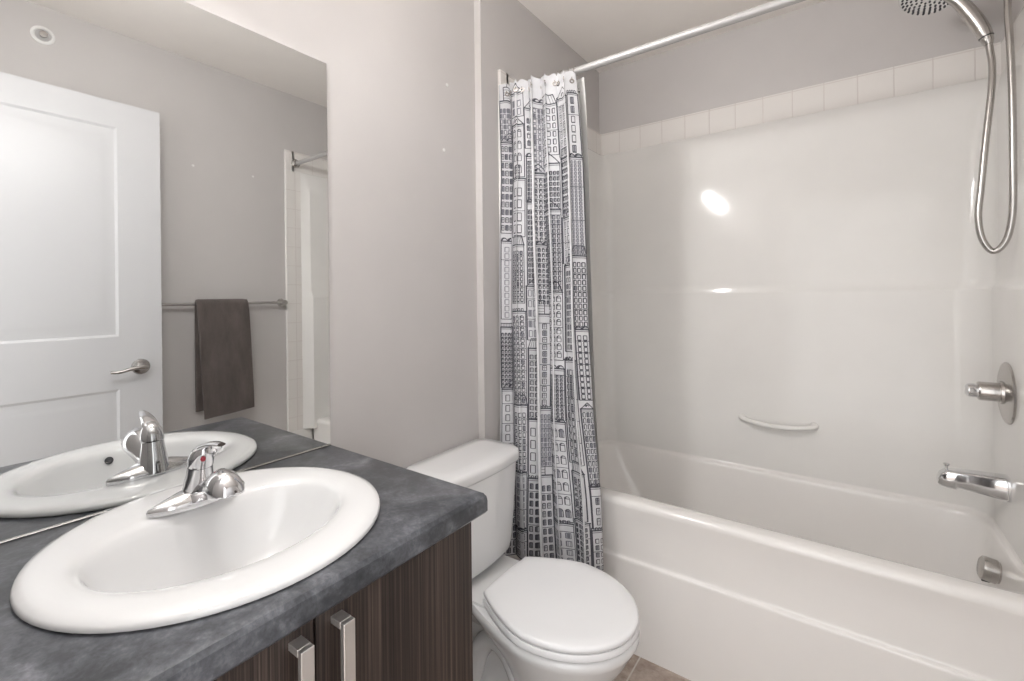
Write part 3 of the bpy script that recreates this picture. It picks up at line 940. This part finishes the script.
# ------------------------------------------------------------------ right wall things, seen in the mirror
bz = 1.222
t = thing('towel_bar', 'brushed metal towel bar on the wall beside the door, in the mirror', 'towel bar', (XR, 1.03, bz))
bx = XR - .043
bm = NB(); tube(bm, [(bx, .700, bz), (bx, 1.362, bz)], .0075, 16)
link('bar', bm, M['satin'], t)
for y in (.706, 1.356):
    bm = NB()
    lathe(bm, [(.0, 0), (.022, 0), (.022, .006), (.013, .010), (.0115, .030), (.0135, .038), (.0135, .054), (.0, .056)], (XR, y, bz), (-1, 0, 0), 24, False, False)
    link('post', bm, M['satin'], t)

tw = thing('hand_towel', 'folded taupe-grey towel hanging over the towel bar, in the mirror', 'towel', (bx, 1.035, .65))
bm = NB()
NYT = 26
def towel_path(t):
    """(x, z) going from the front hem, over the bar, down to the back hem; t in 0..1"""
    pts = [(bx - .030, .66), (bx - .030, .80), (bx - .027, 1.0), (bx - .022, 1.15), (bx - .018, 1.212), (bx - .010, 1.2365), (bx, 1.2415), (bx + .010, 1.2365), (bx + .016, 1.21), (bx + .018, 1.12), (bx + .019, .90), (bx + .019, .69)]
    return pts
pth = spline([(x, 0, z) for x, z in towel_path(0)], 5)
outer, inner = [], []
for i, p in enumerate(pth):
    d = (pth[min(i + 1, len(pth) - 1)] - pth[max(i - 1, 0)]).normalized()
    nrm = Vector((-d.z, 0, d.x))
    th = .005
    outer.append(p + nrm * th); inner.append(p - nrm * th)
ringp = outer + inner[::-1]
rings = []
for k in range(NYT + 1):
    f = k / NYT
    row = []
    for i, p in enumerate(ringp):
        ii = i if i < len(pth) else 2 * len(pth) - 1 - i
        q = ii / (len(pth) - 1)
        front = max(0, 1 - q * 2)
        hang = min(1, abs(q - .52) * 2.2)
        y0_ = .912 + .030 * front ** 1.2 * hang * .8 + (.004 if q > .52 else 0)
        y1_ = 1.150 + .022 * front * hang + (-.004 if q > .52 else 0)
        bulge = .0025 * math.sin(f * 9 + q * 6) * hang
        e = min(f, 1 - f) * NYT
        thin = 1 if e >= 1 else .45
        base = (outer[ii] + inner[ii]) / 2
        pp_ = base + (p - base) * thin
        row.append(Vector((pp_.x + bulge, y0_ + (y1_ - y0_) * f, pp_.z + .014 * (f - .3) * front * hang)))
    rings.append(row)
loft(bm, rings, True, True, True)
link('towel_body', bm, M['towel'], tw, angle=60)

# sidewall sprinkler
sx, sy, sz = XR, .399, 2.322
t = thing('fire_sprinkler', 'round white sidewall sprinkler high above the door, in the mirror', 'sprinkler', (sx, sy, sz))
bm = NB(); lathe(bm, [(.036, 0), (.036, .003), (.033, .0055), (.029, .0065), (.0255, .006), (.0245, .001), (.0, .001)], (sx, sy, sz), (-1, 0, 0), 36, False, False)
link('escutcheon', bm, M['plastic'], t)
bm = NB()
lathe(bm, [(.0235, .0005), (.0235, .0022), (.0, .0022)], (sx, sy, sz), (-1, 0, 0), 28, True, False)
tag(link('recess', bm, M['rod'], t), 'dull grey recess inside the white ring')
bm = NB()
lathe(bm, [(.009, .002), (.009, .008), (.006, .011)], (sx, sy, sz), (-1, 0, 0), 18)
for s in (-1, 1): tube(bm, [(sx - .008, sy + s * .008, sz), (sx - .012, sy + s * .011, sz + .002 * s), (sx - .018, sy, sz)], .0024, 10)
lathe(bm, [(.0, .0165), (.013, .0175), (.013, .0195), (.0, .0205)], (sx, sy, sz), (-1, 0, 0), 18, False, False)
link('sprinkler_head', bm, M['nickel'], t)

# small white discs on the walls
def dot(p, axis, label, grp):
    bm = NB(); lathe(bm, [(.0055, -.001), (.0055, .0012), (.003, .0018)], (0, 0, 0), axis, 14)
    o = link('wall_dot', bm, M['plastic'], None); o.location = p
    tag(o, label, 'wall plug', grp)
dot((XR, .925, 1.912), (-1, 0, 0), 'small white dot in the mirrored wall, the one nearer the door', 'white dots above the towel bar')
dot((XR, 1.211, 1.915), (-1, 0, 0), 'small white dot in the mirrored wall, the one nearer the tub', 'white dots above the towel bar')
dot((0, 1.139, 1.966), (1, 0, 0), 'small white dot above the toilet, the upper one of two', 'white dots above the toilet')
dot((0, 1.121, 1.741), (1, 0, 0), 'small white dot above the toilet, the lower one of two', 'white dots above the toilet')

# ------------------------------------------------------------------ vanity light over the mirror (just above the frame)
t = thing('vanity_light', 'three-globe vanity light on the wall above the mirror', 'lamp', (0, .345, 2.13))
bm = NB(); box(bm, .0, .022, .06, .63, 2.08, 2.18, .006, 3)
link('back_plate', bm, M['nickel'], t)
for (x, y, z) in BULB_POS:
    bm = NB(); tube(bm, [(.02, y, z), (.10, y, z), (.160, y, z)], [.012, .012, .012], 14)
    lathe(bm, [(.012, .12), (.034, .142), (.052, .164), (.059, .181), (.057, .181), (.050, .166), (.032, .146), (.012, .130)], (0, y, z), (1, 0, 0), 28, False, False)  # unseen opaque cup, added to hold bulb light back from the near wall
    link('holder_and_light_shield', bm, M['nickel'], t)
    bm = NB(); bmesh.ops.create_uvsphere(bm, u_segments=28, v_segments=16, radius=.036)
    bmesh.ops.translate(bm, verts=bm.verts, vec=(x, y, z))
    tag(link('bulb', bm, M['bulb'], t), 'lit white globe')
